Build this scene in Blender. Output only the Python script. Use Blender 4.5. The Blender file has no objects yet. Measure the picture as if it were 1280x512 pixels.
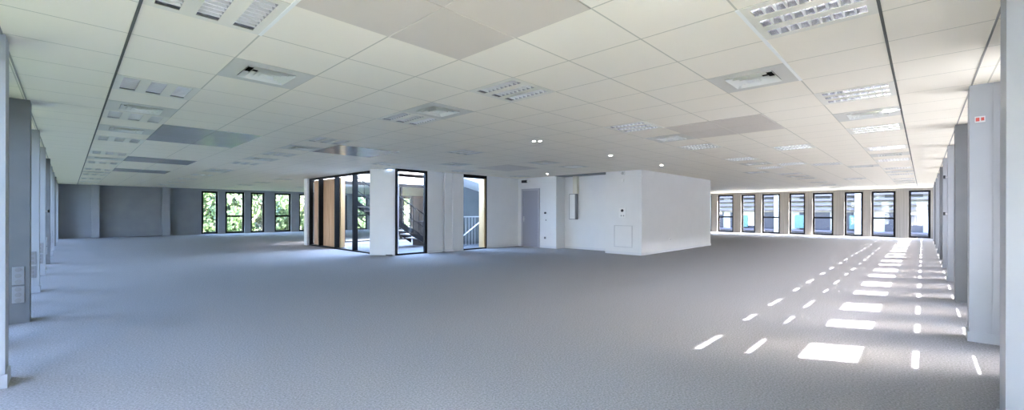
import bpy, bmesh, math, random
from mathutils import Vector
random.seed(7)
SC = bpy.context.scene
COL = SC.collection
H = 2.6            # ceiling height
TU, TV = .667, .664  # ceiling tile
U0, V0 = .31, .20    # first tile lines
UE, VE = 30.4, 29.6  # end walls
UL, VR = -.72, -.72  # facade walls (inner face)

# ------------------------------------------------------------------ helpers
class MB:
    def __init__(s): s.v = []; s.f = []
    def quad(s, a, b, c, d):
        n = len(s.v); s.v += [a, b, c, d]; s.f.append((n, n+1, n+2, n+3)); return s
    def box(s, x0, x1, y0, y1, z0, z1):
        x0, x1 = min(x0, x1), max(x0, x1); y0, y1 = min(y0, y1), max(y0, y1); z0, z1 = min(z0, z1), max(z0, z1)
        n = len(s.v)
        s.v += [(x0,y0,z0),(x1,y0,z0),(x1,y1,z0),(x0,y1,z0),(x0,y0,z1),(x1,y0,z1),(x1,y1,z1),(x0,y1,z1)]
        for q in ((0,3,2,1),(4,5,6,7),(0,1,5,4),(1,2,6,5),(2,3,7,6),(3,0,4,7)):
            s.f.append(tuple(n+i for i in q))
        return s
    def prism(s, pts, z0, z1):
        a = sum(pts[i][0]*pts[(i+1) % len(pts)][1]-pts[(i+1) % len(pts)][0]*pts[i][1] for i in range(len(pts)))
        if a < 0: pts = pts[::-1]
        n = len(s.v); k = len(pts)
        s.v += [(p[0], p[1], z0) for p in pts]+[(p[0], p[1], z1) for p in pts]
        s.f.append(tuple(range(n+k-1, n-1, -1))); s.f.append(tuple(range(n+k, n+2*k)))
        for i in range(k):
            j = (i+1) % k
            s.f.append((n+i, n+j, n+k+j, n+k+i))
        return s
    def tube(s, p, q, r, k=10, r2=None):
        p, q = Vector(p), Vector(q); d = (q-p).normalized()
        a = d.orthogonal().normalized(); b = d.cross(a); r2 = r if r2 is None else r2
        n = len(s.v)
        for c, rr in ((p, r), (q, r2)):
            for i in range(k):
                t = 2*math.pi*i/k
                s.v.append(tuple(c+a*math.cos(t)*rr+b*math.sin(t)*rr))
        for i in range(k):
            j = (i+1) % k
            s.f.append((n+i, n+j, n+k+j, n+k+i))
        s.f.append(tuple(range(n+k-1, n-1, -1))); s.f.append(tuple(range(n+k, n+2*k)))
        return s
    def lathe(s, prof, c=(0,0,0), k=24):
        n = len(s.v)
        for r, z in prof:
            for i in range(k):
                t = 2*math.pi*i/k
                s.v.append((c[0]+r*math.cos(t), c[1]+r*math.sin(t), c[2]+z))
        for m in range(len(prof)-1):
            for i in range(k):
                j = (i+1) % k
                s.f.append((n+m*k+i, n+m*k+j, n+(m+1)*k+j, n+(m+1)*k+i))
        return s
    def build(s, name, mat, parent=None, loc=None, smooth=False, bevel=0):
        me = bpy.data.meshes.new(name); me.from_pydata(s.v, [], s.f); me.update()
        me.materials.append(mat)
        if smooth:
            for p in me.polygons: p.use_smooth = True
        o = bpy.data.objects.new(name, me); COL.objects.link(o)
        if parent: o.parent = parent
        if loc: o.location = loc
        if bevel:
            m = o.modifiers.new('bevel', 'BEVEL'); m.width = bevel; m.segments = 2; m.limit_method = 'ANGLE'
        return o

def struct(o, label=None):
    o['kind'] = 'structure'
    if label: o['label'] = label
    return o
def tag(o, label, cat, group=None, kind=None):
    o['label'] = label; o['category'] = cat
    if group: o['group'] = group
    if kind: o['kind'] = kind
    return o
def empty(name, loc, rz=0):
    o = bpy.data.objects.new(name, None); COL.objects.link(o); o.location = loc; o.rotation_euler = (0, 0, rz)
    o.empty_display_size = .1
    return o
def kids(o): return [c for c in COL.objects if c.parent == o]
KIDS = {}
def copy_tree(o, parent=None):
    c = o.copy(); COL.objects.link(c)
    if parent: c.parent = parent
    if o.name not in KIDS: KIDS[o.name] = kids(o)
    for ch in KIDS[o.name]: copy_tree(ch, c)
    return c
ORD = ['first','second','third','fourth','fifth','sixth','seventh','eighth','ninth','tenth','eleventh','twelfth','thirteenth','fourteenth','fifteenth','sixteenth']

# ------------------------------------------------------------------ materials
def mat(name, col, rough=.6, metal=0, spec=.5, emit=None, estr=0):
    m = bpy.data.materials.new(name); m.use_nodes = True
    b = m.node_tree.nodes['Principled BSDF']
    b.inputs['Base Color'].default_value = (*col, 1); b.inputs['Roughness'].default_value = rough
    b.inputs['Metallic'].default_value = metal; b.inputs['Specular IOR Level'].default_value = spec
    if emit:
        b.inputs['Emission Color'].default_value = (*emit, 1); b.inputs['Emission Strength'].default_value = estr
    return m
def mottle(m, c1, c2, scale=60, detail=3, bump=0, pos=(.35,.65), stretch=(1,1,1)):
    nt = m.node_tree; b = nt.nodes['Principled BSDF']
    tc = nt.nodes.new('ShaderNodeTexCoord'); mp = nt.nodes.new('ShaderNodeMapping'); mp.inputs['Scale'].default_value = stretch
    n = nt.nodes.new('ShaderNodeTexNoise'); n.inputs['Scale'].default_value = scale; n.inputs['Detail'].default_value = detail
    r = nt.nodes.new('ShaderNodeValToRGB'); r.color_ramp.elements[0].position, r.color_ramp.elements[1].position = pos
    r.color_ramp.elements[0].color = (*c1, 1); r.color_ramp.elements[1].color = (*c2, 1)
    L = nt.links
    L.new(tc.outputs['Object'], mp.inputs[0]); L.new(mp.outputs[0], n.inputs['Vector'])
    L.new(n.outputs['Fac'], r.inputs[0]); L.new(r.outputs[0], b.inputs['Base Color'])
    if bump:
        bp = nt.nodes.new('ShaderNodeBump'); bp.inputs['Strength'].default_value = bump; bp.inputs['Distance'].default_value = .004
        L.new(n.outputs['Fac'], bp.inputs['Height']); L.new(bp.outputs[0], b.inputs['Normal'])
    return m
def grid_line(nt, axis_out, origin, pitch, w):
    L = nt.links
    def M(op, a, b=None):
        n = nt.nodes.new('ShaderNodeMath'); n.operation = op
        for i, v in enumerate((a, b)):
            if v is None: continue
            if isinstance(v, (int, float)): n.inputs[i].default_value = v
            else: L.new(v, n.inputs[i])
        return n.outputs[0]
    t = M('DIVIDE', M('SUBTRACT', axis_out, origin), pitch)
    fr = M('FRACT', M('ADD', t, .5))
    d = M('ABSOLUTE', M('SUBTRACT', fr, .5))
    return M('LESS_THAN', d, w/pitch/2), M

CW = (.80, .80, .79)
M_wall = mottle(mat('white_paint', CW, .7), (.785,.785,.785), (.80,.80,.80), 3, 2)
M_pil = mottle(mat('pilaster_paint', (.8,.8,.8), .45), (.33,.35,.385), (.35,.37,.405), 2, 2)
M_grey = mottle(mat('grey_column_paint', (.4,.4,.4), .5), (.13,.14,.15), (.155,.16,.17), 3, 2)
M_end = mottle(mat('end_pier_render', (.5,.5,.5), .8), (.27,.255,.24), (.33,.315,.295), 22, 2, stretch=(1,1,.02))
M_frame = mat('black_frame', (.006,.006,.007), .5, spec=.2)
M_core = mottle(mat('core_grey_paint', (.6,.6,.6), .7), (.60,.60,.61), (.64,.64,.65), 3, 2)
M_base = mat('skirting_paint', (.72,.73,.75), .5)
M_trimline = mat('ceiling_shadow_gap', (.10,.10,.09), .8)
M_tbar = mat('white_tbar', (.85,.85,.80), .4)
M_door = mat('lavender_grey_door', (.34,.34,.40), .5)
M_metal = mat('brushed_metal', (.6,.6,.6), .3, 1)
M_alu = mat('bright_aluminium_louvre', (.62,.61,.66), .25, .9)
M_fix = mat('fixture_white_enamel', (.74,.71,.61), .4)
M_tube = mat('lamp_tube_white', (.9,.9,.9), .3)
M_plate = mat('diffuser_plate_grey', (.62,.60,.53), .45)
M_cone = mat('diffuser_cone_white', (.78,.78,.74), .4)
M_black = mat('duct_black', (.01,.01,.01), .8)
M_pan_b = mat('beige_metal_panel', (.64,.575,.485), .38)
M_pan_g = mat('glossy_grey_metal_panel', (.42,.42,.42), .18)
M_plastic = mat('white_plastic', (.85,.85,.84), .3)
M_outlet = mat('outlet_grey', (.22,.22,.23), .4)
M_dark = mat('dark_plastic', (.03,.03,.035), .3)
M_sock = mat('grey_socket_plate', (.26,.27,.29), .35)
M_red = mat('red_print', (.55,.08,.06), .5)
M_wood = mottle(mat('timber_boards', (.4,.2,.1), .5), (.52,.29,.15), (.74,.50,.31), 6, 3, stretch=(6,6,.25))
M_gold = mat('pale_oak', (.50,.33,.16), .45)
M_conc = mottle(mat('concrete', (.4,.4,.4), .85), (.36,.36,.36), (.44,.44,.43), 2, 4)
M_pave = mottle(mat('paving', (.1,.1,.1), .85), (.07,.075,.085), (.11,.115,.125), 1.5, 4)
M_ground = mottle(mat('outside_ground', (.3,.3,.2), .95), (.26,.26,.23), (.36,.35,.30), .15, 4)
M_slab = mat('roof_render', (.6,.6,.6), .8)
M_roof = mat('roof_gravel', (.25,.25,.25), .9)
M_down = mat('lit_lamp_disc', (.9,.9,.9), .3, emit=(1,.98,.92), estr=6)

# carpet
M_carpet = mat('carpet', (.2,.22,.25), .95, spec=.15)
nt = M_carpet.node_tree; b = nt.nodes['Principled BSDF']
tc = nt.nodes.new('ShaderNodeTexCoord')
n1 = nt.nodes.new('ShaderNodeTexNoise'); n1.inputs['Scale'].default_value = 70; n1.inputs['Detail'].default_value = 5; n1.inputs['Roughness'].default_value = .75
r1 = nt.nodes.new('ShaderNodeValToRGB'); r1.color_ramp.elements[0].position = .38; r1.color_ramp.elements[1].position = .62
r1.color_ramp.elements[0].color = (.205,.203,.212,1); r1.color_ramp.elements[1].color = (.375,.368,.38,1)
nt.links.new(tc.outputs['Object'], n1.inputs['Vector']); nt.links.new(n1.outputs['Fac'], r1.inputs[0]); nt.links.new(r1.outputs[0], b.inputs['Base Color'])
bp = nt.nodes.new('ShaderNodeBump'); bp.inputs['Strength'].default_value = .35; bp.inputs['Distance'].default_value = .004
nt.links.new(n1.outputs['Fac'], bp.inputs['Height']); nt.links.new(bp.outputs[0], b.inputs['Normal'])

# ceiling tiles
M_ceil = mat('ceiling_tiles', (.8,.78,.7), .55, spec=.35)
nt = M_ceil.node_tree; b = nt.nodes['Principled BSDF']; L = nt.links
tc = nt.nodes.new('ShaderNodeTexCoord'); sx = nt.nodes.new('ShaderNodeSeparateXYZ'); L.new(tc.outputs['Object'], sx.inputs[0])
gx, MM = grid_line(nt, sx.outputs[0], U0, TU, .012); gy, _ = grid_line(nt, sx.outputs[1], V0, TV, .012)
g = MM('MAXIMUM', gx, gy)
mx = nt.nodes.new('ShaderNodeMix'); mx.data_type = 'RGBA'
mx.inputs['A'].default_value = (.86,.80,.675,1); mx.inputs['B'].default_value = (.55,.52,.42,1)
L.new(g, mx.inputs['Factor'])
L.new(mx.outputs['Result'], b.inputs['Base Color'])

# thin pane glass: clear with a Fresnel reflection
def glass(name, tint):
    m = bpy.data.materials.new(name); m.use_nodes = True; nt = m.node_tree; nt.nodes.clear()
    o = nt.nodes.new('ShaderNodeOutputMaterial'); t = nt.nodes.new('ShaderNodeBsdfTransparent'); g = nt.nodes.new('ShaderNodeBsdfGlossy')
    t.inputs[0].default_value = (*tint, 1); g.inputs['Roughness'].default_value = .01
    lw = nt.nodes.new('ShaderNodeLayerWeight'); lw.inputs[0].default_value = .5; x = nt.nodes.new('ShaderNodeMixShader')
    pw = nt.nodes.new('ShaderNodeMath'); pw.operation = 'POWER'; pw.inputs[1].default_value = 5
    ma = nt.nodes.new('ShaderNodeMath'); ma.operation = 'MULTIPLY_ADD'; ma.inputs[1].default_value = .92; ma.inputs[2].default_value = .07
    nt.links.new(lw.outputs['Facing'], pw.inputs[0]); nt.links.new(pw.outputs[0], ma.inputs[0]); nt.links.new(ma.outputs[0], x.inputs[0]); nt.links.new(t.outputs[0], x.inputs[1]); nt.links.new(g.outputs[0], x.inputs[2]); nt.links.new(x.outputs[0], o.inputs[0])
    return m
M_glass = glass('window_glass', (.93,.95,.94))
M_glass_r = glass('dimmed_glass_right', (.58,.60,.63))  # tint put in to dim daylight from the right windows
M_glass_l = glass('dimmed_glass_left', (.40,.42,.45))  # darker tint put in to cut light on the left side

# ------------------------------------------------------------------ floor and ceiling
struct(MB().box(UL-.3, UE+.3, VR-.3, VE+.3, -.25, 0).build('floor', M_carpet), 'speckled blue grey office carpet')

AT = (6.62, 12.25, 11.46, 17.7)     # open courtyard in the core (u0,u1,v0,v1)
lights, vents, panels = [], [], []
def ucell(i): return U0+TU*(i+.5)
def vcell(j): return V0+TV*(j+.5)
F_, CC_, SS_ = 534., .7206, .6934
def px(u, v):
    z = CC_*u+SS_*v; l = SS_*u-CC_*v
    return 640+F_*l/z, z
def in_core(i, j):
    u, v = ucell(i), vcell(j)
    return (u > 5.9 and 10.9 < v < 18.4) or (u > 11.6 and 5.7 < v < 18.4 and u < 18.3)
def hidden(i, j):
    u, v = ucell(i), vcell(j); x, z = px(u, v)
    if z < .6 or x < -60 or x > 1345: return True
    if 384 < x < 880:
        if x > 804: return v > 6.1
        if x < 480: return u > 6.5
        return v > 11.3 or u > 12.2
    return False
for i in range(0, 45, 4):
    for j in (0, 4, 8, 11, 15, 19, 23, 27, 31, 35, 39, 43):
        jj = j
        if i >= 4 and j == 8: jj = 7
        if i >= 8 and j == 8: continue
        if i == 8 and j == 11: jj = 10
        if i >= 12 and j == 11: continue
        if in_core(i, jj) or hidden(i, jj): continue
        lights.append((i, jj))
lights += [(14,2), (19,3), (20,2)]
for c in ((1,6),(0,10),(4,6),(4,13),(6,1),(10,0),(10,4),(10,13),(12,10),(14,10),(18,4),(18,0),(22,1),(22,5),(26,0),(26,4),(30,2),(0,13),(4,17),(0,21),(4,24),(0,29),(34,0)):
    if c not in lights: vents.append(c)
PAN = [(1,2,2,2,'b'), (1,12,2,3,'g'), (1,20,2,2,'g'), (5,12,2,2,'g'), (9,2,2,2,'b'), (12,12,2,2,'b'), (1,26,2,2,'g')]
holes = set(lights) | set(vents)
for (i, j, a, c_, k) in PAN:
    for x in range(a):
        for y in range(c_): holes.add((i+x, j+y))
us = sorted(set([UL-.3, AT[0], AT[1], UE+.3]+[U0+TU*k for k in range(-1, 46) if UL < U0+TU*k < UE]))
vs = sorted(set([VR-.3, AT[2], AT[3], VE+.3]+[V0+TV*k for k in range(-1, 45) if VR < V0+TV*k < VE]))
m = MB()
for a in range(len(us)-1):
    for c_ in range(len(vs)-1):
        cu, cv = (us[a]+us[a+1])/2, (vs[c_]+vs[c_+1])/2
        if AT[0] < cu < AT[1] and AT[2] < cv < AT[3]: continue
        if (math.floor((cu-U0)/TU), math.floor((cv-V0)/TV)) in holes: continue
        m.quad((us[a],vs[c_],H), (us[a],vs[c_+1],H), (us[a+1],vs[c_+1],H), (us[a+1],vs[c_],H))
struct(m.build('ceiling', M_ceil), 'cream suspended ceiling of square tiles')
m = MB()
m.box(UL-.5, AT[0], VR-.5, VE+.5, 2.95, 3.12); m.box(AT[1], UE+.5, VR-.5, VE+.5, 2.95, 3.12)
m.box(AT[0], AT[1], VR-.5, AT[2], 2.95, 3.12); m.box(AT[0], AT[1], AT[3], VE+.5, 2.95, 3.12)
struct(m.build('roof', M_roof))
struct(MB().box(4.5, 18.5, 7.6, 11.2, 3.12, 8.8).build('wall_sun_block', M_slab), 'unseen roof block added to shade the courtyard from the sun')  # unseen roof volume added to keep sun out of the courtyard
# fascias round the courtyard opening
m = MB(); e = .06
m.box(AT[0]-e, AT[0], AT[2]-e, AT[3]+e, H-.02, 3.2); m.box(AT[1], AT[1]+e, AT[2]-e, AT[3]+e, H, 3.2)
m.box(AT[0], AT[1], AT[2]-e, AT[2], H-.02, 3.2); m.box(AT[0], AT[1], AT[3], AT[3]+e, H-.02, 3.2)
struct(m.build('trim_1', M_slab))
# shadow gaps beside the facades
m = MB()
m.box(U0-.008, U0+.008, VR, VE, H-.006, H+.01); m.box(UL, UE, V0-.008, V0+.008, H-.0062, H+.0098)
struct(m.build('trim_2', M_trimline))
m = MB()
m.box(-.345, -.333, VR, VE, H-.005, H+.01); m.box(UL, UE, -.36, -.348, H-.005, H+.01)
struct(m.build('trim_3', mat('joint_grey', (.30,.29,.26), .7)))
# bright T-bars that show along a few tiles
m = MB()
for (ax, k, a, b_) in (('u',1,3,5),('u',3,0,0),('v',1,4,6),('v',1,6,7)):
    if b_ <= a: continue
    if ax == 'u': m.box(U0+TU*k-.012, U0+TU*k+.012, V0+TV*a, V0+TV*b_, H-.005, H+.012)
    else: m.box(U0+TU*a, U0+TU*b_, V0+TV*k-.012, V0+TV*k+.012, H-.005, H+.012)
struct(m.build('trim_4', M_tbar))

# ------------------------------------------------------------------ facade walls with openings
def wall_u(name, v_in, v_out, u0, u1, ops, mt, z0=.0, z1=2.52, top=H+.35):
    """wall along U; ops = list of (ua, ub)"""
    m = MB(); e = u0
    for a, b_ in ops:
        m.box(e, a, v_in, v_out, -.25, top); m.box(a, b_, v_in, v_out, z1, top)
        m.box(a, b_, v_in, v_out, -.25, z0)
        e = b_
    m.box(e, u1, v_in, v_out, -.25, top)
    return struct(m.build(name, mt))
def wall_v(name, u_in, u_out, v0, v1, ops, mt, z0=.0, z1=2.52, top=H+.35):
    m = MB(); e = v0
    for a, b_ in ops:
        m.box(u_in, u_out, e, a, -.25, top); m.box(u_in, u_out, a, b_, z1, top)
        m.box(u_in, u_out, a, b_, -.25, z0)
        e = b_
    m.box(u_in, u_out, e, v1, -.25, top)
    return struct(m.build(name, mt))
NW = [0]
def window(a, b_, at, axis, z0, z1, transom=False, fw=.055, dp=.05, gl=None):
    NW[0] += 1
    m = MB(); g_ = MB()
    def bx(m_, p0, p1, q0, q1, r0, r1):
        if axis == 'u': m_.box(p0, p1, q0, q1, r0, r1)
        else: m_.box(q0, q1, p0, p1, r0, r1)
    bx(m, a, a+fw, at-dp/2, at+dp/2, z0, z1); bx(m, b_-fw, b_, at-dp/2, at+dp/2, z0, z1)
    bx(m, a+fw, b_-fw, at-dp/2, at+dp/2, z1-fw, z1); bx(m, a+fw, b_-fw, at-dp/2, at+dp/2, z0, z0+fw)
    if transom: bx(m, a+fw, b_-fw, at-dp/2, at+dp/2, .98, .98+fw)
    r = empty('window_%d' % NW[0], ((a+b_)/2, at, z0) if axis == 'u' else (at, (a+b_)/2, z0)); struct(r)
    off = r.location
    m.v = [(x-off.x, y-off.y, z-off.z) for x, y, z in m.v]
    m.build('window_frame', M_frame, r)
    if axis == 'u': g_.quad((a, at, z0), (b_, at, z0), (b_, at, z1), (a, at, z1))
    else: g_.quad((at, a, z0), (at, b_, z0), (at, b_, z1), (at, a, z1))
    g_.v = [(x-off.x, y-off.y, z-off.z) for x, y, z in g_.v]
    g_.build('pane', gl or M_glass, r)
    return r
# right facade: window centres 5.70 + 1.333 k
ops = [(-.50, .35)]+[(5.70+1.3333*k-.38, 5.70+1.3333*k+.38) for k in range(19)]  # first opening is an unseen window added to light the foreground
wall_u('wall_right', VR, VR-.30, UL-.3, UE+.3, ops, M_wall, z0=.02)
for a, b_ in ops: window(a, b_, VR-.22, 'u', .02, 2.52, fw=.03, gl=M_glass_r if a > 3 else M_glass)
# left facade
opl = [(-.30, .50)]+[(2.967+1.3333*k-.31, 2.967+1.3333*k+.31) for k in range(20)]  # first entry: unseen window behind the camera, added for its light
wall_v('wall_left', UL, UL-.30, VR-.3, VE+.3, opl, M_wall, z0=.02)
for a, b_ in opl: window(a, b_, UL-.22, 'v', .02, 2.52, fw=.03, gl=M_glass_l if a > 2 else M_glass)
# far right end wall (wall_back_right) with alternating wide and narrow windows
opr = []
for k in range(7):
    opr.append((-.28+2.667*k, .54+2.667*k, False)); opr.append((1.05+2.655*k, 2.04+2.655*k, True))
opr = [o for o in opr if o[1] < 18]
wall_v('wall_back_right', UE, UE+.35, VR-.3, VE+.3, [(a, b_) for a, b_, _ in opr], M_end, z0=.02, z1=2.48)
for a, b_, t in opr: window(a, b_, UE+.16, 'v', .02, 2.48, t, fw=.09, dp=.10)
# far left end wall
opb = [(5.27,6.07,False),(6.42,7.42,True),(7.74,8.52,False),(9.08,10.06,True),(10.55,11.35,False),(11.72,12.70,True),(13.05,13.85,False),(14.4,15.4,True),(15.75,16.55,False),(17.1,18.1,True),(18.4,19.2,False)]
wall_u('wall_back_left', VE, VE+.35, UL-.3, UE+.3, [(a, b_) for a, b_, _ in opb], mottle(mat('end_wall_shade_paint', (.3,.3,.3), .7), (.27,.285,.31), (.30,.315,.335), 2, 2), z0=.02, z1=2.48)  # wall colour darkened to carry the shade at this end
for a, b_, t in opb: window(a, b_, VE+.16, 'u', .02, 2.48, t, fw=.105, dp=.10)

NT = [4]
def trim(mb, mt, label=None, bevel=0):
    NT[0] += 1
    return struct(mb.build('trim_%d' % NT[0], mt, bevel=bevel), label)
# end wall piers standing proud on the left end wall, pale
trim(MB().box(.79, 1.08, 29.28, VE, 0, H), M_pil); trim(MB().box(3.5, 3.82, 29.28, VE, 0, H), M_pil)
trim(MB().box(UL, .79, VE-.05, VE, 0, H), M_pil)  # same wall, paler colour for the window light on it
# window reveals on the left end wall are pale boards
# right pilasters
def pil(u0, u1, v0, v1, mt, axis, grooves=True):
    m = MB().box(u0, u1, v0, v1, .0, H)
    return m
for k in range(11):
    u = 3.70+2.667*k
    g_ = (k % 3 == 2)
    if u > UE-.3: break
    m = MB()
    if g_: m.box(u, u+.30, VR, -.34, 0, H)
    else:
        m.box(u, u+.26, -.49, -.34, 0, H); m.box(u+.006, u+.254, -.50, -.49, 0, H); m.box(u, u+.26, VR, -.50, 0, H)
    trim(m, M_grey if g_ else M_pil)
    bb = MB().box(u-.012, u+(.31 if g_ else .272), VR, -.328, 0, .10)
    if not g_:
        NT[0] += 1; struct(bb.build('baseboard_right' if k == 0 else 'baseboard_right.%03d' % k, M_pil))
# slim piers between the big ones
for k in range(10):
    u = 5.03+2.667*k
    trim(MB().box(u-.05, u+.07, VR, -.50, 0, H), M_pil)
# left pilasters : near faces at V = 4.85 + 2.667 k
for k in range(10):
    v = 4.87+2.667*k
    g_ = (k % 3 == 1)
    if v > VE-.3: break
    m = MB()
    if g_: m.box(UL, -.31, v, v+.30, 0, H)
    else:
        m.box(-.47, -.32, v, v+.26, 0, H); m.box(-.48, -.47, v+.006, v+.254, 0, H); m.box(UL, -.48, v, v+.26, 0, H)
    trim(m, M_grey if g_ else M_pil)
    if not g_: struct(MB().box(UL, -.308, v-.012, v+.272, 0, .10).build('baseboard_left' if k == 0 else 'baseboard_left.%03d' % k, M_pil))
for k in range(10):
    v = 6.20+2.667*k
    trim(MB().box(UL, -.50, v-.05, v+.07, 0, H), M_pil)

# ------------------------------------------------------------------ core
core = [(12.0,6.12),(17.8,6.12),(17.8,17.7),(12.25,17.7),(12.25,11.46),(10.44,11.46),(10.44,11.31),(12.1,11.31),(12.1,9.45),(12.6,9.45),(12.6,7.36),(12.0,7.36)]
struct(MB().prism(core, 0, H).build('wall_core', M_wall), 'white painted plaster walls of the central core')
# skirting of the core, one loop of boards a little proud
def skirt(name, pts, h=.08, t=.012):
    m = MB()
    for (a, b_) in pts:
        (x0, y0), (x1, y1) = a, b_
        m.box(min(x0, x1)-t, max(x0, x1)+t, min(y0, y1)-t, max(y0, y1)+t, 0, h)
    return struct(m.build(name, M_base))
skirt('baseboard_core', [((12.0,6.12),(17.8,6.12)),((12.0,6.12),(12.0,7.36)),((12.1,9.45),(12.1,10.16)),((12.1,11.16),(12.1,11.31)),((10.44,11.31),(12.1,11.31)),((12.6,7.36),(12.6,9.45))])
# wall stretch between the two glazed bays
struct(MB().box(7.90, 8.46, 11.31, 11.46, 0, H).box(8.46, 8.58, 11.40, 11.46, 0, H).box(8.58, 8.88, 11.31, 11.46, 0, H).box(8.88, 9.33, 11.27, 11.46, 0, H).build('wall_stair', M_wall), 'white wall stretch with a dark vertical groove between the two glazed openings')
skirt('baseboard_stair', [((7.92,11.31),(8.44,11.32)),((8.60,11.31),(8.87,11.32)),((8.9,11.27),(9.31,11.28))])
trim(MB().box(12.02, 12.6, 7.36, 9.45, 2.582, H), mat('recess_shadow_grey', (.20,.21,.22), .7))  # dark strip paints the shadow line along the recess top
# corner column, slanted face
trim(MB().prism([(6.32,12.04),(6.79,11.40),(6.98,11.50),(6.62,12.3),(6.45,12.2)], 0, H), M_wall, 'broad white column at the corner of the glazed courtyard')
trim(MB().box(6.42, 6.62, 17.2, 17.5, 0, H), M_wall, 'narrow white pillar at the left end of the timber panels')
# courtyard screen on the U side
def upright(p, name, mt, parent): return p.build(name, mt, parent)
scr = empty('glazed_screen', (6.5, 14.8, 0)); tag(scr, 'black framed screen of glass and timber beside the white corner column', 'glazed screen')
def add(parent, name, mt, mb, label=None, bevel=0, smooth=False):
    o = parent.location
    mb.v = [(x-o.x, y-o.y, z-o.z) for x, y, z in mb.v]
    r = mb.build(name, mt, parent, bevel=bevel, smooth=smooth)
    if label: r['label'] = label
    return r
for v in (12.2, 13.5, 14.87, 16.25): add(scr, 'mullion', M_frame, MB().box(6.5, 6.66, v-.0, v+.065, 0, 2.58))
add(scr, 'mullion', M_frame, MB().box(6.5, 6.62, 17.12, 17.2, 0, 2.58))
add(scr, 'head_rail', M_frame, MB().box(6.501, 6.62, 12.2, 17.19, 2.52, 2.579))
add(scr, 'bottom_rail', M_frame, MB().box(6.501, 6.62, 12.2, 17.19, .0, .04))
add(scr, 'pane', M_glass, MB().quad((6.63,12.26,.04),(6.63,13.5,.04),(6.63,13.5,2.52),(6.63,12.26,2.52)))
add(scr, 'pane', M_glass, MB().quad((6.63,13.565,.04),(6.63,14.87,.04),(6.63,14.87,2.52),(6.63,13.565,2.52)))
def boards(v0, v1, n):
    m = MB(); w = (v1-v0)/n
    for q in range(n): m.box(6.655, 6.85, v0+w*q+.004, v0+w*(q+1)-.004, .041, 2.51)
    m.box(6.665, 6.84, v0, v1, .041, 2.51)
    return m
add(scr, 'timber_panel', M_wood, boards(14.87, 16.25, 10)); add(scr, 'timber_panel', M_wood, boards(16.26, 17.12, 6))
add(scr, 'timber_panel', M_gold, MB().box(6.67, 6.80, 14.80, 14.865, .041, 2.51), 'pale orange timber edge board')
# glazed bay beside column
bay = empty('glazed_bay', (7.3, 11.35, 0)); tag(bay, 'tall black framed fixed window right of the broad white column, staircase behind', 'window')
add(bay, 'window_frame', M_frame, MB().box(6.80,6.84,11.33,11.41,0,2.6).box(7.82,7.90,11.33,11.43,0,2.6).box(6.84,7.82,11.33,11.41,2.52,2.6).box(6.84,7.82,11.33,11.41,0,.05))
add(bay, 'pane', M_glass, MB().quad((6.84,11.37,.05),(7.82,11.37,.05),(7.82,11.37,2.52),(6.84,11.37,2.52)))
bay2 = empty('glazed_bay', (9.9, 11.35, 0)); tag(bay2, 'narrow black framed window with an oak jamb looking onto the stair railing', 'window')
add(bay2, 'window_frame', M_frame, MB().box(9.33,9.37,11.31,11.43,0,2.6).box(10.40,10.44,11.30,11.43,0,2.6).box(9.37,10.40,11.31,11.43,2.49,2.6).box(9.37,10.40,11.31,11.43,0,.04))
add(bay2, 'jamb', M_gold, MB().box(10.33,10.40,11.32,11.60,.04,2.49), 'pale oak jamb')
add(bay2, 'pane', M_glass, MB().quad((9.37,11.37,.04),(10.33,11.37,.04),(10.33,11.37,2.49),(9.37,11.37,2.49)))
# far side of the courtyard
fs = empty('courtyard_glazing', (9.4, 17.66, 0)); tag(fs, 'black framed glazing on the far side of the open courtyard', 'glazing')
m = MB()
for k in range(5): m.box(6.7+1.37*k, 6.76+1.37*k, 17.60, 17.70, 0, 2.56)
m.box(6.62, 12.25, 17.60, 17.70, 2.48, 2.62); m.box(6.62, 12.25, 17.60, 17.70, 0, .05)
add(fs, 'window_frame', M_frame, m); add(fs, 'pane', M_glass, MB().quad((6.7,17.66,.05),(12.2,17.66,.05),(12.2,17.66,2.48),(6.7,17.66,2.48)))
struct(MB().box(AT[0], AT[1], AT[2], AT[3]-.1, .0, .02).build('floor_courtyard', M_pave))
struct(MB().box(6.86, 7.95, 17.5, 17.6, .02, H).build('wall_sun_stop', M_slab))  # hidden wall piece added to block sun crossing the courtyard
# stairwell back wall and timber wall of courtyard
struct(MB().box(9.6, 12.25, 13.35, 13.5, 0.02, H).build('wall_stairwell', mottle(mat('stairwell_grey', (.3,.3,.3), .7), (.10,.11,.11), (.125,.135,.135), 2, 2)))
cl = MB()
for q in range(28): cl.box(12.19, 12.25, 13.52+.147*q+.004, 13.52+.147*(q+1)-.004, .02, 2.58)
trim(cl, M_wood, 'vertical timber boarding inside the courtyard')

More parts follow.
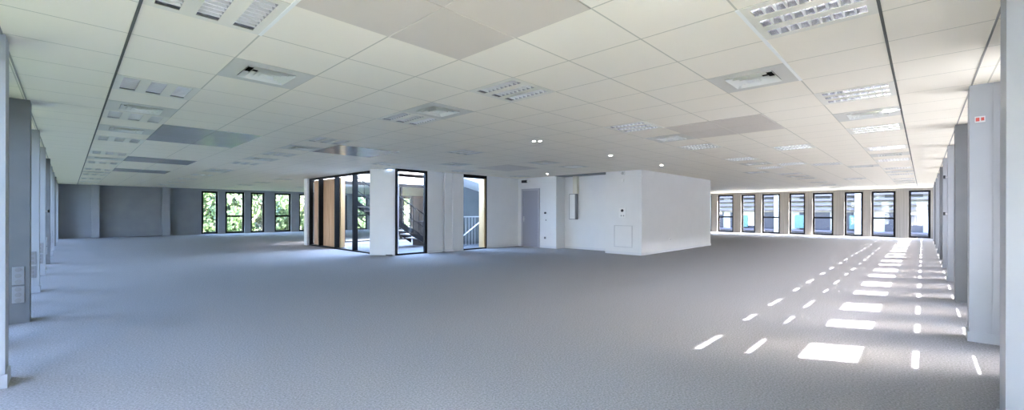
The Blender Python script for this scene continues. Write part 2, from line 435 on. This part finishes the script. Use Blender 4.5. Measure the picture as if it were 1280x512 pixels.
# stair in the courtyard, seen through the first bay
def staircase(name, x0, y0, x1, y1, z_top, z_bot, w, n, label):
    """flight from (x0,y0,z_top) down to (x1,y1,z_bot)"""
    t = empty(name, (x1, y1, z_bot)); tag(t, label, 'staircase')
    P = Vector((x0, y0, z_top)); Q = Vector((x1, y1, z_bot)); d = (Q-P); dh = Vector((d.x, d.y, 0)).normalized(); s = Vector((-dh.y, dh.x, 0))*w
    for off in (Vector((0,0,0)), s):
        m = MB(); a, b_ = P+off, Q+off; th = s.normalized()*.025
        for A, B in ((a, b_),):
            n0 = len(m.v)
            for p in (A, B):
                for (k, hh) in ((-1,-.12),(1,-.12),(1,.12),(-1,.12)):
                    v = p+th*k+Vector((0,0,hh)); m.v.append(tuple(v))
            for q in ((0,1,5,4),(1,2,6,5),(2,3,7,6),(3,0,4,7),(3,2,1,0),(4,5,6,7)): m.f.append(tuple(n0+i for i in q))
        add(t, 'stringer', M_frame, m)
        m = MB(); up = Vector((0,0,.95))
        m.tube(a+up, b_+up, .022); 
        for q in range(n+1):
            c = a+(b_-a)*(q/n); m.tube(c, c+up, .012, 6)
        m.tube(a+up*.5, b_+up*.5, .012, 6)
        add(t, 'railing', M_frame, m)
    for q in range(n):
        c = P+d*((q+.5)/n); m = MB(); hx = dh*(.14); n0 = len(m.v)
        for zz in (-.02, .02):
            for v in (c-hx, c+hx, c+hx+s, c-hx+s): m.v.append((v.x, v.y, v.z+zz))
        for f in ((3,2,1,0),(4,5,6,7),(0,1,5,4),(1,2,6,5),(2,3,7,6),(3,0,4,7)): m.f.append(tuple(n0+i for i in f))
        add(t, 'tread', M_conc, m)
    return t
staircase('staircase', 7.0, 13.3, 9.15, 13.3, 1.55, .25, .9, 9, 'dark steel staircase with railing descending to the right inside the courtyard')
pl = empty('stair_landing', (9.3, 13.3, .02)); tag(pl, 'dark pedestal block at the foot of the courtyard stair', 'landing')
add(pl, 'platform', M_frame, MB().box(9.3, 9.6, 13.56, 14.3, .02, .95))
# roof level railing seen at the top of the glazing
rl = empty('roof_railing', (9, 17.9, 3.12)); tag(rl, 'thin dark railing along the roof edge beyond the courtyard', 'railing')
m = MB()
for k in range(46): m.tube((7.8+.1*k, 17.95, 3.12), (7.8+.1*k, 17.95, 3.95), .008, 5)
add(rl, 'baluster', M_frame, m, None); add(rl, 'handrail', M_frame, MB().tube((7.8,17.95,3.96),(12.4,17.95,3.96),.02)); kids(rl)[0]['kind'] = 'stuff'
# stairwell rail and flight behind second bay
sr = empty('stair_railing', (10.6, 12.6, 0)); tag(sr, 'grey balustrade sloping down behind the oak jambed window', 'railing')
m = MB()
for k in range(9):
    x = 10.0+.16*k; m.tube((x, 12.9, .02), (x, 12.9, 1.12-.0*k), .012, 6)
add(sr, 'baluster', M_metal, m)
add(sr, 'handrail', M_metal, MB().tube((9.75,12.9,1.12),(11.5,12.9,1.12),.022).tube((9.75,12.9,1.12),(9.5,12.9,1.45),.022))
add(sr, 'sloping_handrail', M_tube, MB().tube((9.9,12.4,.2),(11.3,12.4,1.05),.022))
fl = empty('stair_flight', (10.8, 12.6, 2)); tag(fl, 'white underside of an upper stair flight behind the oak jambed window', 'stair flight')
m = MB(); n0 = 0
m.v = [(9.9,12.0,2.55),(12.1,12.0,2.1),(12.1,13.3,2.1),(9.9,13.3,2.55),(9.9,12.0,2.6),(12.1,12.0,2.3),(12.1,13.3,2.3),(9.9,13.3,2.6)]
m.f = [(3,2,1,0),(4,5,6,7),(0,1,5,4),(1,2,6,5),(2,3,7,6),(3,0,4,7)]
add(fl, 'soffit', M_wall, m)

# ------------------------------------------------------------------ things on the core
dr = empty('door_1', (12.08, 10.66, 0)); struct(dr, 'lavender grey flush door')
add(dr, 'door_frame', mat('door_frame_grey', (.45,.45,.50), .5), MB().box(12.06,12.10,10.22,10.28,0,2.19).box(12.06,12.10,11.05,11.11,0,2.19).box(12.06,12.10,10.28,11.05,2.13,2.19))
add(dr, 'door_leaf', M_door, MB().box(12.075,12.10,10.285,11.045,.01,2.125), bevel=.002)
h_ = add(dr, 'door_handle', M_metal, MB().box(12.06,12.076,10.97,11.01,.95,1.15).tube((12.062,10.99,1.05),(12.02,10.99,1.05),.009,8).tube((12.02,10.998,1.05),(12.02,10.88,1.05),.009,8))

def small(name, loc, label, cat, parts):
    t = empty(name, loc); tag(t, label, cat)
    for nm, mt, mb, lb in parts: add(t, nm, mt, mb, lb)
    return t
small('emergency_light', (12.07,10.85,2.45), 'small black emergency light box on the wall above the grey door', 'emergency light', [
    ('housing', M_dark, MB().box(12.03,12.10,10.84,11.08,2.42,2.52), None), ('bracket', M_plastic, MB().box(12.05,12.10,10.70,10.83,2.45,2.50), 'white side bracket')])
small('thermostat', (12.08,9.95,1.3), 'dark round wall thermostat right of the grey door', 'thermostat', [
    ('plate', M_plastic, MB().box(12.08,12.10,9.87,9.99,1.22,1.34), 'white backing plate'), ('dial', M_dark, MB().tube((12.09,9.93,1.28),(12.05,9.93,1.28),.04,20), None)])
small('light_switch', (12.08,9.9,1.0), 'white light switch below the dark round thermostat', 'light switch', [
    ('plate', M_plastic, MB().box(12.085,12.10,9.87,9.95,.97,1.07), None), ('rocker', M_sock, MB().box(12.08,12.086,9.89,9.93,.99,1.05), 'grey rocker')])
small('wall_socket', (12.08,9.95,.35), 'small white wall socket low down right of the grey door', 'socket', [
    ('plate', M_sock, MB().box(12.085,12.10,9.92,10.00,.33,.41), None), ('outlet', M_dark, MB().tube((12.086,9.96,.37),(12.083,9.96,.37),.02,12), 'dark outlet')])
small('wall_cabinet', (12.5,8.98,1.05), 'tall narrow white wall box with trunking above, inside the recess', 'wall cabinet', [
    ('body', M_sock, MB().box(12.44,12.60,8.86,9.13,1.05,1.96), None), ('cover', M_plastic, MB().box(12.41,12.44,8.88,9.09,1.07,1.94), 'ribbed white cover'),
    ('trunking', M_fix, MB().box(12.47,12.60,8.82,9.00,1.96,H), 'pale trunking up to the ceiling')])
small('alarm_sounder', (11.97,6.72,2.5), 'white round alarm dome high on the grey wall above the entry phone', 'alarm', [
    ('base', M_plastic, MB().tube((12.0,6.75,2.52),(11.96,6.75,2.52),.07,20), None), ('dome', M_metal, MB().tube((11.96,6.75,2.52),(11.91,6.75,2.52),.05,20,.03), 'silver dome'),
    ('call_plate', M_plastic, MB().box(11.98,12.0,6.71,6.79,2.25,2.34), None)])
small('entry_phone', (11.97,6.75,1.3), 'white entry plate with a black camera dome on the core wall', 'entry phone', [
    ('plate', M_plastic, MB().box(11.985,12.0,6.64,6.88,1.14,1.44), None), ('camera', M_dark, MB().lathe([(.001,-.045),(.02,-.04),(.04,-.02),(.045,0),(.04,.02),(.02,.04),(.001,.045)], (11.975,6.76,1.36), 16), 'black camera dome'),
    ('button', M_sock, MB().box(11.978,11.985,6.70,6.73,1.18,1.22), None), ('button', M_sock, MB().box(11.978,11.985,6.78,6.81,1.18,1.22), None)])
small('access_panel', (11.97,6.7,.2), 'square flush access panel low on the core wall beside the corner', 'access panel', [
    ('panel_frame', M_core, MB().box(11.985,12.0,6.42,6.44,.22,.90).box(11.985,12.0,7.03,7.05,.22,.90).box(11.985,12.0,6.44,7.03,.22,.24).box(11.985,12.0,6.44,7.03,.88,.90), None),
    ('panel', M_wall, MB().box(11.99,12.0,6.445,7.025,.245,.875), None)])
small('wall_socket', (14.0,6.1,.4), 'tiny white socket low on the long white core wall', 'socket', [
    ('plate', M_plastic, MB().box(13.96,14.04,6.105,6.12,.36,.44), None), ('outlet', M_sock, MB().tube((14.0,6.106,.40),(14.0,6.102,.40),.02,12), None)])
# notice and knobs on the right pilasters
nb = small('notice_plate', (6.365,-.42,2.25), 'small red printed notice high on the nearest full white pilaster at right', 'notice', [
    ('plate', M_core, MB().box(6.358,6.367,-.447,-.375,2.215,2.275), None),
    ('print', M_red, MB().box(6.354,6.358,-.44,-.418,2.23,2.262).box(6.354,6.358,-.408,-.382,2.226,2.262), 'red symbols')])
for (u, z, lb) in ((11.70,1.29,'dark round sensor at mid height on a slim white pilaster at right'),(11.70,2.0,'dark round sensor high on a slim white pilaster at right')):
    small('wall_sensor', (u,-.35,z), lb, 'sensor', [('stem', M_metal, MB().tube((u+.1,-.34,z),(u+.1,-.31,z),.015,10), None), ('cap', M_dark, MB().tube((u+.1,-.31,z),(u+.1,-.28,z),.032,14), None)])
small('wall_sensor', (-.3,12.95,1.35), 'dark round sensor on a pale pilaster beside the left windows', 'sensor', [('stem', M_metal, MB().tube((-.32,13.0,1.3),(-.29,13.0,1.3),.015,10), None), ('cap', M_dark, MB().tube((-.29,13.0,1.3),(-.26,13.0,1.3),.03,14), None)])
# socket columns on the left pilasters
def sockets(k, u0, v, label):
    t = empty('socket_column', (u0, v, .22)); tag(t, label, 'socket column', 'socket plates on the left pilasters')
    for (z0, z1) in ((.24,.43),(.45,.66)):
        add(t, 'plate', M_sock, MB().box(u0, u0+.095, v-.012, v, z0, z1), bevel=.004)
        for q in range(3):
            z = z0+(z1-z0)*(q+.5)/3
            add(t, 'outlet', M_outlet, MB().tube((u0+.047, v-.013, z), (u0+.047, v-.022, z), .026, 16).tube((u0+.047, v-.022, z), (u0+.047, v-.024, z), .018, 16))
for k in range(7):
    v = 4.87+2.667*k
    if k == 0:
        t = empty('socket_column', (-.42, v, .4)); tag(t, 'large double socket plate on the nearest pilaster at the left edge', 'socket column', 'socket plates on the left pilasters')
        for (z0, z1) in ((.42,.66),(.70,.90)):
            add(t, 'plate', M_sock, MB().box(-.475, -.37, v-.012, v, z0-.0, z1), bevel=.004)
            for q in range(2):
                z = z0+(z1-z0)*(q+.5)/2
                add(t, 'outlet', M_outlet, MB().tube((-.42, v-.013, z), (-.42, v-.020, z), .034, 16))
    else:
        sockets(k, -.445, v, 'stacked socket plates on the %s pilaster from the left edge' % ORD[k])

# ------------------------------------------------------------------ ceiling fixtures
def make_light():
    t = empty('ceiling_light', (0,0,H)); a, b_ = TU/2, TV/2
    sl = [(-.21), 0, .21]; w = .062; ln = .275
    m = MB(); z = -.003
    xs = [-a]+[q for s_ in sl for q in (s_-w, s_+w)]+[a]
    for q in range(0, len(xs), 2): m.box(xs[q], xs[q+1], -b_, b_, z, z+.01)
    for s_ in sl: m.box(s_-w, s_+w, -b_, -ln, z, z+.01); m.box(s_-w, s_+w, ln, b_, z, z+.01)
    m.build('frame', M_fix, t)
    for s_ in sl:
        m = MB(); pr = [(-w,0),(-w*.92,.035),(-w*.6,.07),(0,.08),(w*.6,.07),(w*.92,.035),(w,0)]
        for q in range(6):
            (x0, z0), (x1, z1) = pr[q], pr[q+1]
            m.quad((s_+x0,-ln,z0),(s_+x1,-ln,z1),(s_+x1,ln,z1),(s_+x0,ln,z0))
        for y in (-ln, ln): m.quad((s_-w,y,0),(s_+w,y,0),(s_+w,y,.08),(s_-w,y,.08))
        rf = m.build('reflector', M_alu, t)
        m = MB(); n = 9
        for q in range(1, n):
            y = -ln+2*ln*q/n
            m.v += [(s_-w,y-.005,.0),(s_+w,y-.005,.0),(s_+w*.9,y-.001,.035),(s_-w*.9,y-.001,.035),(s_-w,y+.005,.0),(s_+w,y+.005,.0),(s_+w*.9,y+.001,.035),(s_-w*.9,y+.001,.035)]
            n0 = len(m.v)-8
            for f in ((3,2,1,0),(4,5,6,7),(0,1,5,4),(1,2,6,5),(2,3,7,6),(3,0,4,7)): m.f.append(tuple(n0+i for i in f))
        m.build('louvre', M_plastic, t)
        MB().tube((s_,-ln+.01,.055),(s_,ln-.01,.055),.012,8).build('tube', M_tube, t)
    return t
proto = make_light(); first = True
def light_label(i, j):
    # rows run away from the camera: name the row, then the place in it
    if j == 0:
        row = sorted(q for q, w in lights if w == 0); return 'recessed three strip louvre light, %s along the row by the right windows' % ORD[row.index(i)]
    if i == 0:
        row = sorted(w for q, w in lights if q == 0); return 'recessed three strip louvre light, %s along the row by the left windows' % ORD[row.index(j)]
    if i < 12 or j > 20:
        row = sorted(w for q, w in lights if q == i); return 'recessed louvre light, %s along the %s row from the left windows' % (ORD[row.index(j)], ORD[i//4])
    js = sorted(set(w for q, w in lights if q >= 12)); row = sorted(q for q, w in lights if w == j and q >= 12)
    return 'louvre light right of the core, %s along the %s row from the right windows' % (ORD[row.index(i)], ORD[js.index(j)])
for (i, j) in lights:
    o = proto if first else copy_tree(proto); first = False
    o.location = (ucell(i), vcell(j), H)
    tag(o, light_label(i, j), 'ceiling light', 'recessed louvre ceiling lights')

def make_vent():
    t = empty('ceiling_vent', (0,0,H)); a, b_ = TU/2-.003, TV/2-.003; z = -.002; q = .20
    MB().box(-a,-q,-b_,b_,z,z+.008).box(q,a,-b_,b_,z,z+.008).box(-q,q,-b_,-q,z,z+.008).box(-q,q,q,b_,z,z+.008).build('plate', M_plate, t)
    for k, (r, zz) in enumerate(((.20,-.012),(.15,-.014),(.10,-.014))):
        m = MB(); r2 = r-.045
        c = [(-1,-1),(1,-1),(1,1),(-1,1)]
        for s_ in range(4):
            (x0, y0), (x1, y1) = c[s_], c[(s_+1) % 4]
            m.quad((x0*r,y0*r,zz),(x1*r,y1*r,zz),(x1*r2,y1*r2,zz+.055),(x0*r2,y0*r2,zz+.055))
            m.quad((x0*r,y0*r,zz+.004),(x0*r2,y0*r2,zz+.059),(x1*r2,y1*r2,zz+.059),(x1*r,y1*r,zz+.004))
        m.build('diffuser_ring', M_cone, t)
    MB().box(-.055,.055,-.055,.055,-.014,-.006).build('centre_plate', M_cone, t)
    MB().box(-.21,.21,-.21,.21,.10,.11).box(-.21,-.205,-.21,.21,0.0,.1).box(.205,.21,-.21,.21,0.0,.1).box(-.205,.205,-.21,-.205,0.0,.1).box(-.205,.205,.205,.21,0.0,.1).build('duct_box', M_black, t)
    return t
vp = make_vent(); first = True
VL = {(1,6):'square air diffuser in grey plate, left of centre near the camera', (0,10):'square air diffuser touching a louvre light in the row by the left windows',
 (4,6):'square air diffuser touching a louvre light in front of the white corner column', (4,13):'square air diffuser beside the glossy panel outside the timber screen',
 (6,1):'square air diffuser nearest the camera on the right half of the ceiling', (10,0):'square air diffuser between the second and third lights by the right windows',
 (10,4):'square air diffuser between two louvre lights in front of the white core wall', (10,13):'square air diffuser above the narrow window with oak jamb',
 (12,10):'square air diffuser left of another, in front of the grey door', (14,10):'square air diffuser closest to the grey door recess'}
for c in vents:
    o = vp if first else copy_tree(vp); first = False
    o.location = (ucell(c[0]), vcell(c[1]), H)
    if c in VL: lb = VL[c]
    elif c[0] > 12:
        row = [w for w in vents if w[0] > 12 and w not in VL]; lb = 'far air diffuser on the right wing ceiling, %s away beyond the core corner' % ORD[row.index(c)]
    else:
        row = [w for w in vents if w[0] <= 12 and w not in VL]; lb = 'far air diffuser on the left wing ceiling, %s counted toward the left end wall' % ORD[row.index(c)]
    tag(o, lb, 'air vent', 'square ceiling air diffusers')
PL = ['large beige metal ceiling panel of four tiles at top centre', 'glossy grey ceiling panel nearest the left windows', 'glossy grey ceiling panel farther along the left windows',
      'glossy ceiling panel reflecting the timber screen of the courtyard', 'pale grey square ceiling panel of four tiles at right of centre', 'beige ceiling panel before the narrow oak jamb window', 'far grey ceiling panel near the left end wall']
for n_, (i, j, a, c_, k) in enumerate(PAN):
    t = empty('ceiling_panel', (U0+TU*i, V0+TV*j, H)); tag(t, PL[n_], 'ceiling panel', 'metal ceiling panels')
    for x in range(a):
        for y in range(c_):
            MB().box(TU*x+.003, TU*(x+1)-.003, TV*y+.003, TV*(y+1)-.003, -.004, .01).build('tray', M_pan_b if k == 'b' else M_pan_g, t)
    MB().box(0, TU*a, 0, TV*c_, .011, .02).build('backing', M_fix, t)
# downlights and detectors
def downlight(u, v, label, lit=False, r=.055):
    t = empty('downlight', (u, v, H)); tag(t, label, 'downlight', 'round ceiling downlights')
    MB().lathe([(r*.8,-.002),(r*.85,-.008),(r*1.25,-.008),(r*1.3,0)], k=24).build('rim', M_plastic, t, smooth=True)
    MB().tube((0,0,-.0035),(0,0,-.0015), r*.8, 24).build('lens', M_down, t)
for u, v, lb in ((5.885,5.11,'left one of the close pair of small round downlights before the core'),(5.955,5.03,'right one of the close pair of small round downlights before the core'),
                 (8.56,5.13,'small round downlight above the wall recess'),(11.24,5.15,'small round downlight above the long white core wall'),(11.20,9.13,'small round downlight right of the grey door')):
    downlight(u, v, lb, r=.034 if 'pair' in lb else .05)
downlight(7.20, .31, 'glowing disc added for a sun reflection, next to the row of lights by the right windows', r=.085)  # no lamp here: glowing disc imitates sun reflected in the vent

# ------------------------------------------------------------------ outside
struct(MB().box(-1.3, 200, -150, 30, -4.3, -4.0).build('ground', M_ground))
M_lawn = mottle(mat('lawn', (.1,.2,.06), .95), (.065,.085,.025), (.10,.12,.04), .4, 4)
struct(MB().box(-150, -1.3, -150, 200, -4.3, -4.0).box(-1.3, 200, 30, 200, -4.3, -4.0).build('ground_lawn', M_lawn))
struct(MB().box(UL-.3, UE+.35, VR-.3, VE+.35, -4.0, -.26).build('wall_below', M_conc))
# horizontal sun blades outside the windows
M_blade = mat('grey_blade', (.22,.22,.23), .5)
sb = empty('sun_blades', (15, -1.05, 0)); tag(sb, 'horizontal sun shading blades outside the right windows', 'sun shade')
for z in (.31, .64, .972, 1.323, 1.99, 2.33):
    add(sb, 'blade', M_blade, MB().box(5.0, UE, -1.40, -1.06, z-.007, z+.007))
add(sb, 'canopy', M_blade, MB().box(5.0, UE, -1.385, -1.06, 2.655, 2.70))
m = MB()
for k in range(19): m.box(5.12+1.3333*k-.02, 5.12+1.3333*k+.02, -1.40, -1.06, .2, 2.64)
add(sb, 'bracket', M_blade, m)
# neighbouring building beyond the right end wall
bd = empty('office_building', (47, 8, -4)); tag(bd, 'pale office building with banded windows beyond the right end windows', 'building')
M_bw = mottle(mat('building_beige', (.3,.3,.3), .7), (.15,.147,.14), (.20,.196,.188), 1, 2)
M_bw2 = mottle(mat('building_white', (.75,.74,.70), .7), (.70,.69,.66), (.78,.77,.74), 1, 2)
M_bg = mat('building_glass', (.012,.013,.02), .35, spec=.2); M_bl = mat('building_blind', (.55,.56,.6), .6); M_lou = mat('building_blade', (.045,.04,.05), .6, spec=.2); M_teal = mat('teal_board', (.005,.04,.045), .5)
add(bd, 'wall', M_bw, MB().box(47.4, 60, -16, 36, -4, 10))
for (z0, z1) in ((-3.2,-1.3), (-.35,1.35), (2.6,4.4)):
    for k in range(17):
        y = -15+3*k
        w_ = add(bd, 'window', M_bg, MB().box(47.3, 47.42, y, y+2.3, z0, z1))
for k in range(17):
    y = -15+3*k; hgt = (.2, .9, .5, 1.3, .0)[k*7 % 5]
    if hgt: add(bd, 'blind', M_bl, MB().box(47.25, 47.3, y+.1, y+1.3, 1.35-hgt, 1.35))
m = MB()
for q in range(4):
    m.box(46.7, 47.3, -16, 36, 1.55+.42*q, 1.72+.42*q); m.box(46.7, 47.3, -16, 36, -1.15+.36*q*.7, -1.0+.36*q*.7)
add(bd, 'sun_blade', M_lou, m)
for k in range(9): add(bd, 'pier', M_bw, MB().box(46.5, 47.4, -14.2+6*k, -13.8+6*k, -4, 8))
for y in (3.6, 7.6, 12.6): add(bd, 'sign_board', M_teal, MB().box(46.9, 47.1, y, y+1.0, -.1, 1.1), 'teal board')
bl = empty('office_building', (-26, 10, -4)); tag(bl, 'unseen building added across the lawn to send sunlight into the left windows', 'building')  # unseen; added so its sunlit face lights the left side
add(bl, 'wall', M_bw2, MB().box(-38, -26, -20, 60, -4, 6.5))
for z0 in (-2.8, .6, 4.0):
    for k in range(15): add(bl, 'window', M_bg, MB().box(-26, -25.95, -18+5*k, -16.4+5*k, z0, z0+1.6))
br = empty('office_building', (15, -24, -4)); tag(br, 'unseen building added across the paving to block sky outside the right windows', 'building')  # unseen; added to hold back sky light on the right
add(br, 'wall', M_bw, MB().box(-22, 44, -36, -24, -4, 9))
for z0 in (-2.8, .6, 4.0):
    for k in range(12): add(br, 'window', M_bg, MB().box(-20+5*k, -18.4+5*k, -24, -23.95, z0, z0+1.6))
rd = empty('low_wall', (40, 8, -4)); tag(rd, 'low white boundary wall in front of the neighbouring building', 'wall')
add(rd, 'wall', M_bw, MB().box(41, 41.2, -10, 30, -4, -1.6)); add(rd, 'coping', M_conc, MB().box(40.95, 41.25, -10, 30, -1.6, -1.5))

# trees
M_bark = mottle(mat('bark', (.1,.08,.06), .9), (.07,.05,.04), (.15,.12,.09), 8, 3)
def leafmat(n_, c1, c2):
    m_ = mottle(mat(n_, c1, .55), c1, c2, 1.2, 3)
    m_.node_tree.nodes['Principled BSDF'].inputs['Transmission Weight'].default_value = 0
    return m_
M_leaf = [leafmat('leaf_mid', (.012,.035,.008), (.045,.08,.02)), leafmat('leaf_light', (.03,.06,.015), (.10,.13,.05)), leafmat('leaf_dark', (.007,.02,.006), (.022,.045,.013))]
def crown_mesh(seed, R, n):
    rnd = random.Random(seed); m = MB()
    lobes = [(Vector((rnd.uniform(-.6,.6)*R, rnd.uniform(-.6,.6)*R, rnd.uniform(-.8,.9)*R)), rnd.uniform(.35,.6)*R) for _ in range(14)]
    for _ in range(n):
        c, r = rnd.choice(lobes)
        d = Vector((rnd.gauss(0,1), rnd.gauss(0,1), rnd.gauss(0,1))).normalized()
        p = c+d*r*rnd.uniform(.75,1.05)
        nrm = (d+Vector((rnd.uniform(-.7,.7), rnd.uniform(-.7,.7), rnd.uniform(-.4,.8)))).normalized()
        a = nrm.orthogonal().normalized(); b_ = nrm.cross(a); s_ = rnd.uniform(.10,.19)
        m.quad(tuple(p-a*s_), tuple(p-b_*s_*.6), tuple(p+a*s_), tuple(p+b_*s_*.6))
    return m
crowns = [crown_mesh(s_, 2.6, 9500) for s_ in (1, 2, 3)]
cm = []
def tree(u, v, z, s_, k, label):
    t = empty('tree', (u, v, -4)); tag(t, label, 'tree', 'trees outside the left end windows')
    o = crowns[k].build('crown', M_leaf[k], t) if len([c for c in cm if c[0] == k]) == 0 else None
    if o: cm.append((k, o.data))
    else:
        me = [c[1] for c in cm if c[0] == k][0]; o = bpy.data.objects.new('crown', me); COL.objects.link(o); o.parent = t
    o.location = (0, 0, 4+z); o.scale = (s_*1.12, s_*1.12, s_*1.2); o.rotation_euler = (0, 0, u*1.7)
    tr = MB().tube((0,0,0), (.1,0,3+z if z > 0 else 1.2), .22 if z > 0 else .08, 10, .12 if z > 0 else .05)
    for q in range(5 if z > 0 else 0):
        a = q*1.256+u; tr.tube((.08,0,2+z+.25*q), (math.cos(a)*1.6*s_, math.sin(a)*1.6*s_, 4+z+.8*s_+.2*q), .08, 6, .03)
    tr.build('trunk', M_bark, t, smooth=True)
TL = [(1,36.8,1.0,.95,1),(7.4,36.8,1.5,.95,0),(13.8,36.8,1.0,.95,1),(20.2,36.8,1.6,.95,0),(26.6,36.8,1.2,.95,1),(6,44.5,2.2,1.0,2),(12.6,44.5,2.6,1.0,2),(19,44.5,2.0,1.0,2),(25.4,44.5,2.4,1.0,2),(5,31.9,-2.4,.42,0),(9.2,31.9,-2.5,.42,1),(13.3,31.9,-2.4,.42,0),(17.4,31.9,-2.5,.42,1)]
for n_, (u, v, z, s_, k) in enumerate(TL):
    back = n_ in (5,6,7,8); low = n_ > 8
    kind = 'dark tall tree in the back row' if back else ('low bushy tree close under' if low else 'leafy tree')
    grp = [5,6,7,8] if back else ([9,10,11,12] if low else list(range(5)))
    where = 'beyond' if not low else ''
    tree(u, v, z, s_, k, ('%s %s the left end windows, %s from the left' % (kind, where, ORD[grp.index(n_)])).replace('  ', ' '))

# ------------------------------------------------------------------ light
W = bpy.data.worlds.new('sky'); SC.world = W; W.use_nodes = True; nt = W.node_tree
bg = nt.nodes['Background']; sk = nt.nodes.new('ShaderNodeTexSky'); sk.sky_type = 'NISHITA'; sk.sun_disc = False
sk.sun_elevation = math.radians(38.8); sk.air_density = 1.0; sk.dust_density = 2.2; sk.ozone_density = 1.0
sdir = Vector((.5, -1, .9)).normalized()
sk.sun_rotation = math.atan2(sdir.x, sdir.y)
nt.links.new(sk.outputs[0], bg.inputs[0]); bg.inputs[1].default_value = .60
ld = bpy.data.lights.new('sun', 'SUN'); ld.energy = 5.5; ld.angle = math.radians(.53); ld.color = (1, .95, .90)
lo = bpy.data.objects.new('sun', ld); COL.objects.link(lo); lo.location = (20, -30, 30)
lo.rotation_euler = (-sdir).to_track_quat('-Z', 'Y').to_euler()

# ------------------------------------------------------------------ camera
cd = bpy.data.cameras.new('camera'); cam = bpy.data.objects.new('camera', cd); COL.objects.link(cam); SC.camera = cam
cd.sensor_width = 36; cd.lens = 36*534/1280; cd.shift_y = 9.1/1280; cd.clip_start = .05; cd.clip_end = 500
cam.location = (0, 0, 1.3)
from mathutils import Matrix
fw = Vector((.7206, .6934, 0)).normalized(); rt = Vector((fw.y, -fw.x, 0)); up = Vector((0,0,1))
roll = .0022
rt2 = rt*math.cos(roll)+up*math.sin(roll); up2 = up*math.cos(roll)-rt*math.sin(roll)
cam.matrix_world = Matrix(((rt2.x, up2.x, -fw.x, 0), (rt2.y, up2.y, -fw.y, 0), (rt2.z, up2.z, -fw.z, 1.3), (0,0,0,1)))

# ------------------------------------------------------------------ render look
vs_ = SC.view_settings; vs_.view_transform = 'Standard'; vs_.look = 'None'; vs_.gamma = 1; vs_.exposure = 4.32; vs_.use_curve_mapping = False
cy = SC.cycles
cy.max_bounces = 14; cy.diffuse_bounces = 8; cy.glossy_bounces = 5; cy.transparent_max_bounces = 16; cy.transmission_bounces = 6
cy.use_denoising = True; cy.denoiser = 'OPENIMAGEDENOISE'; cy.sample_clamp_indirect = 12
cy.use_fast_gi = False
cy.caustics_reflective = False; cy.caustics_refractive = False
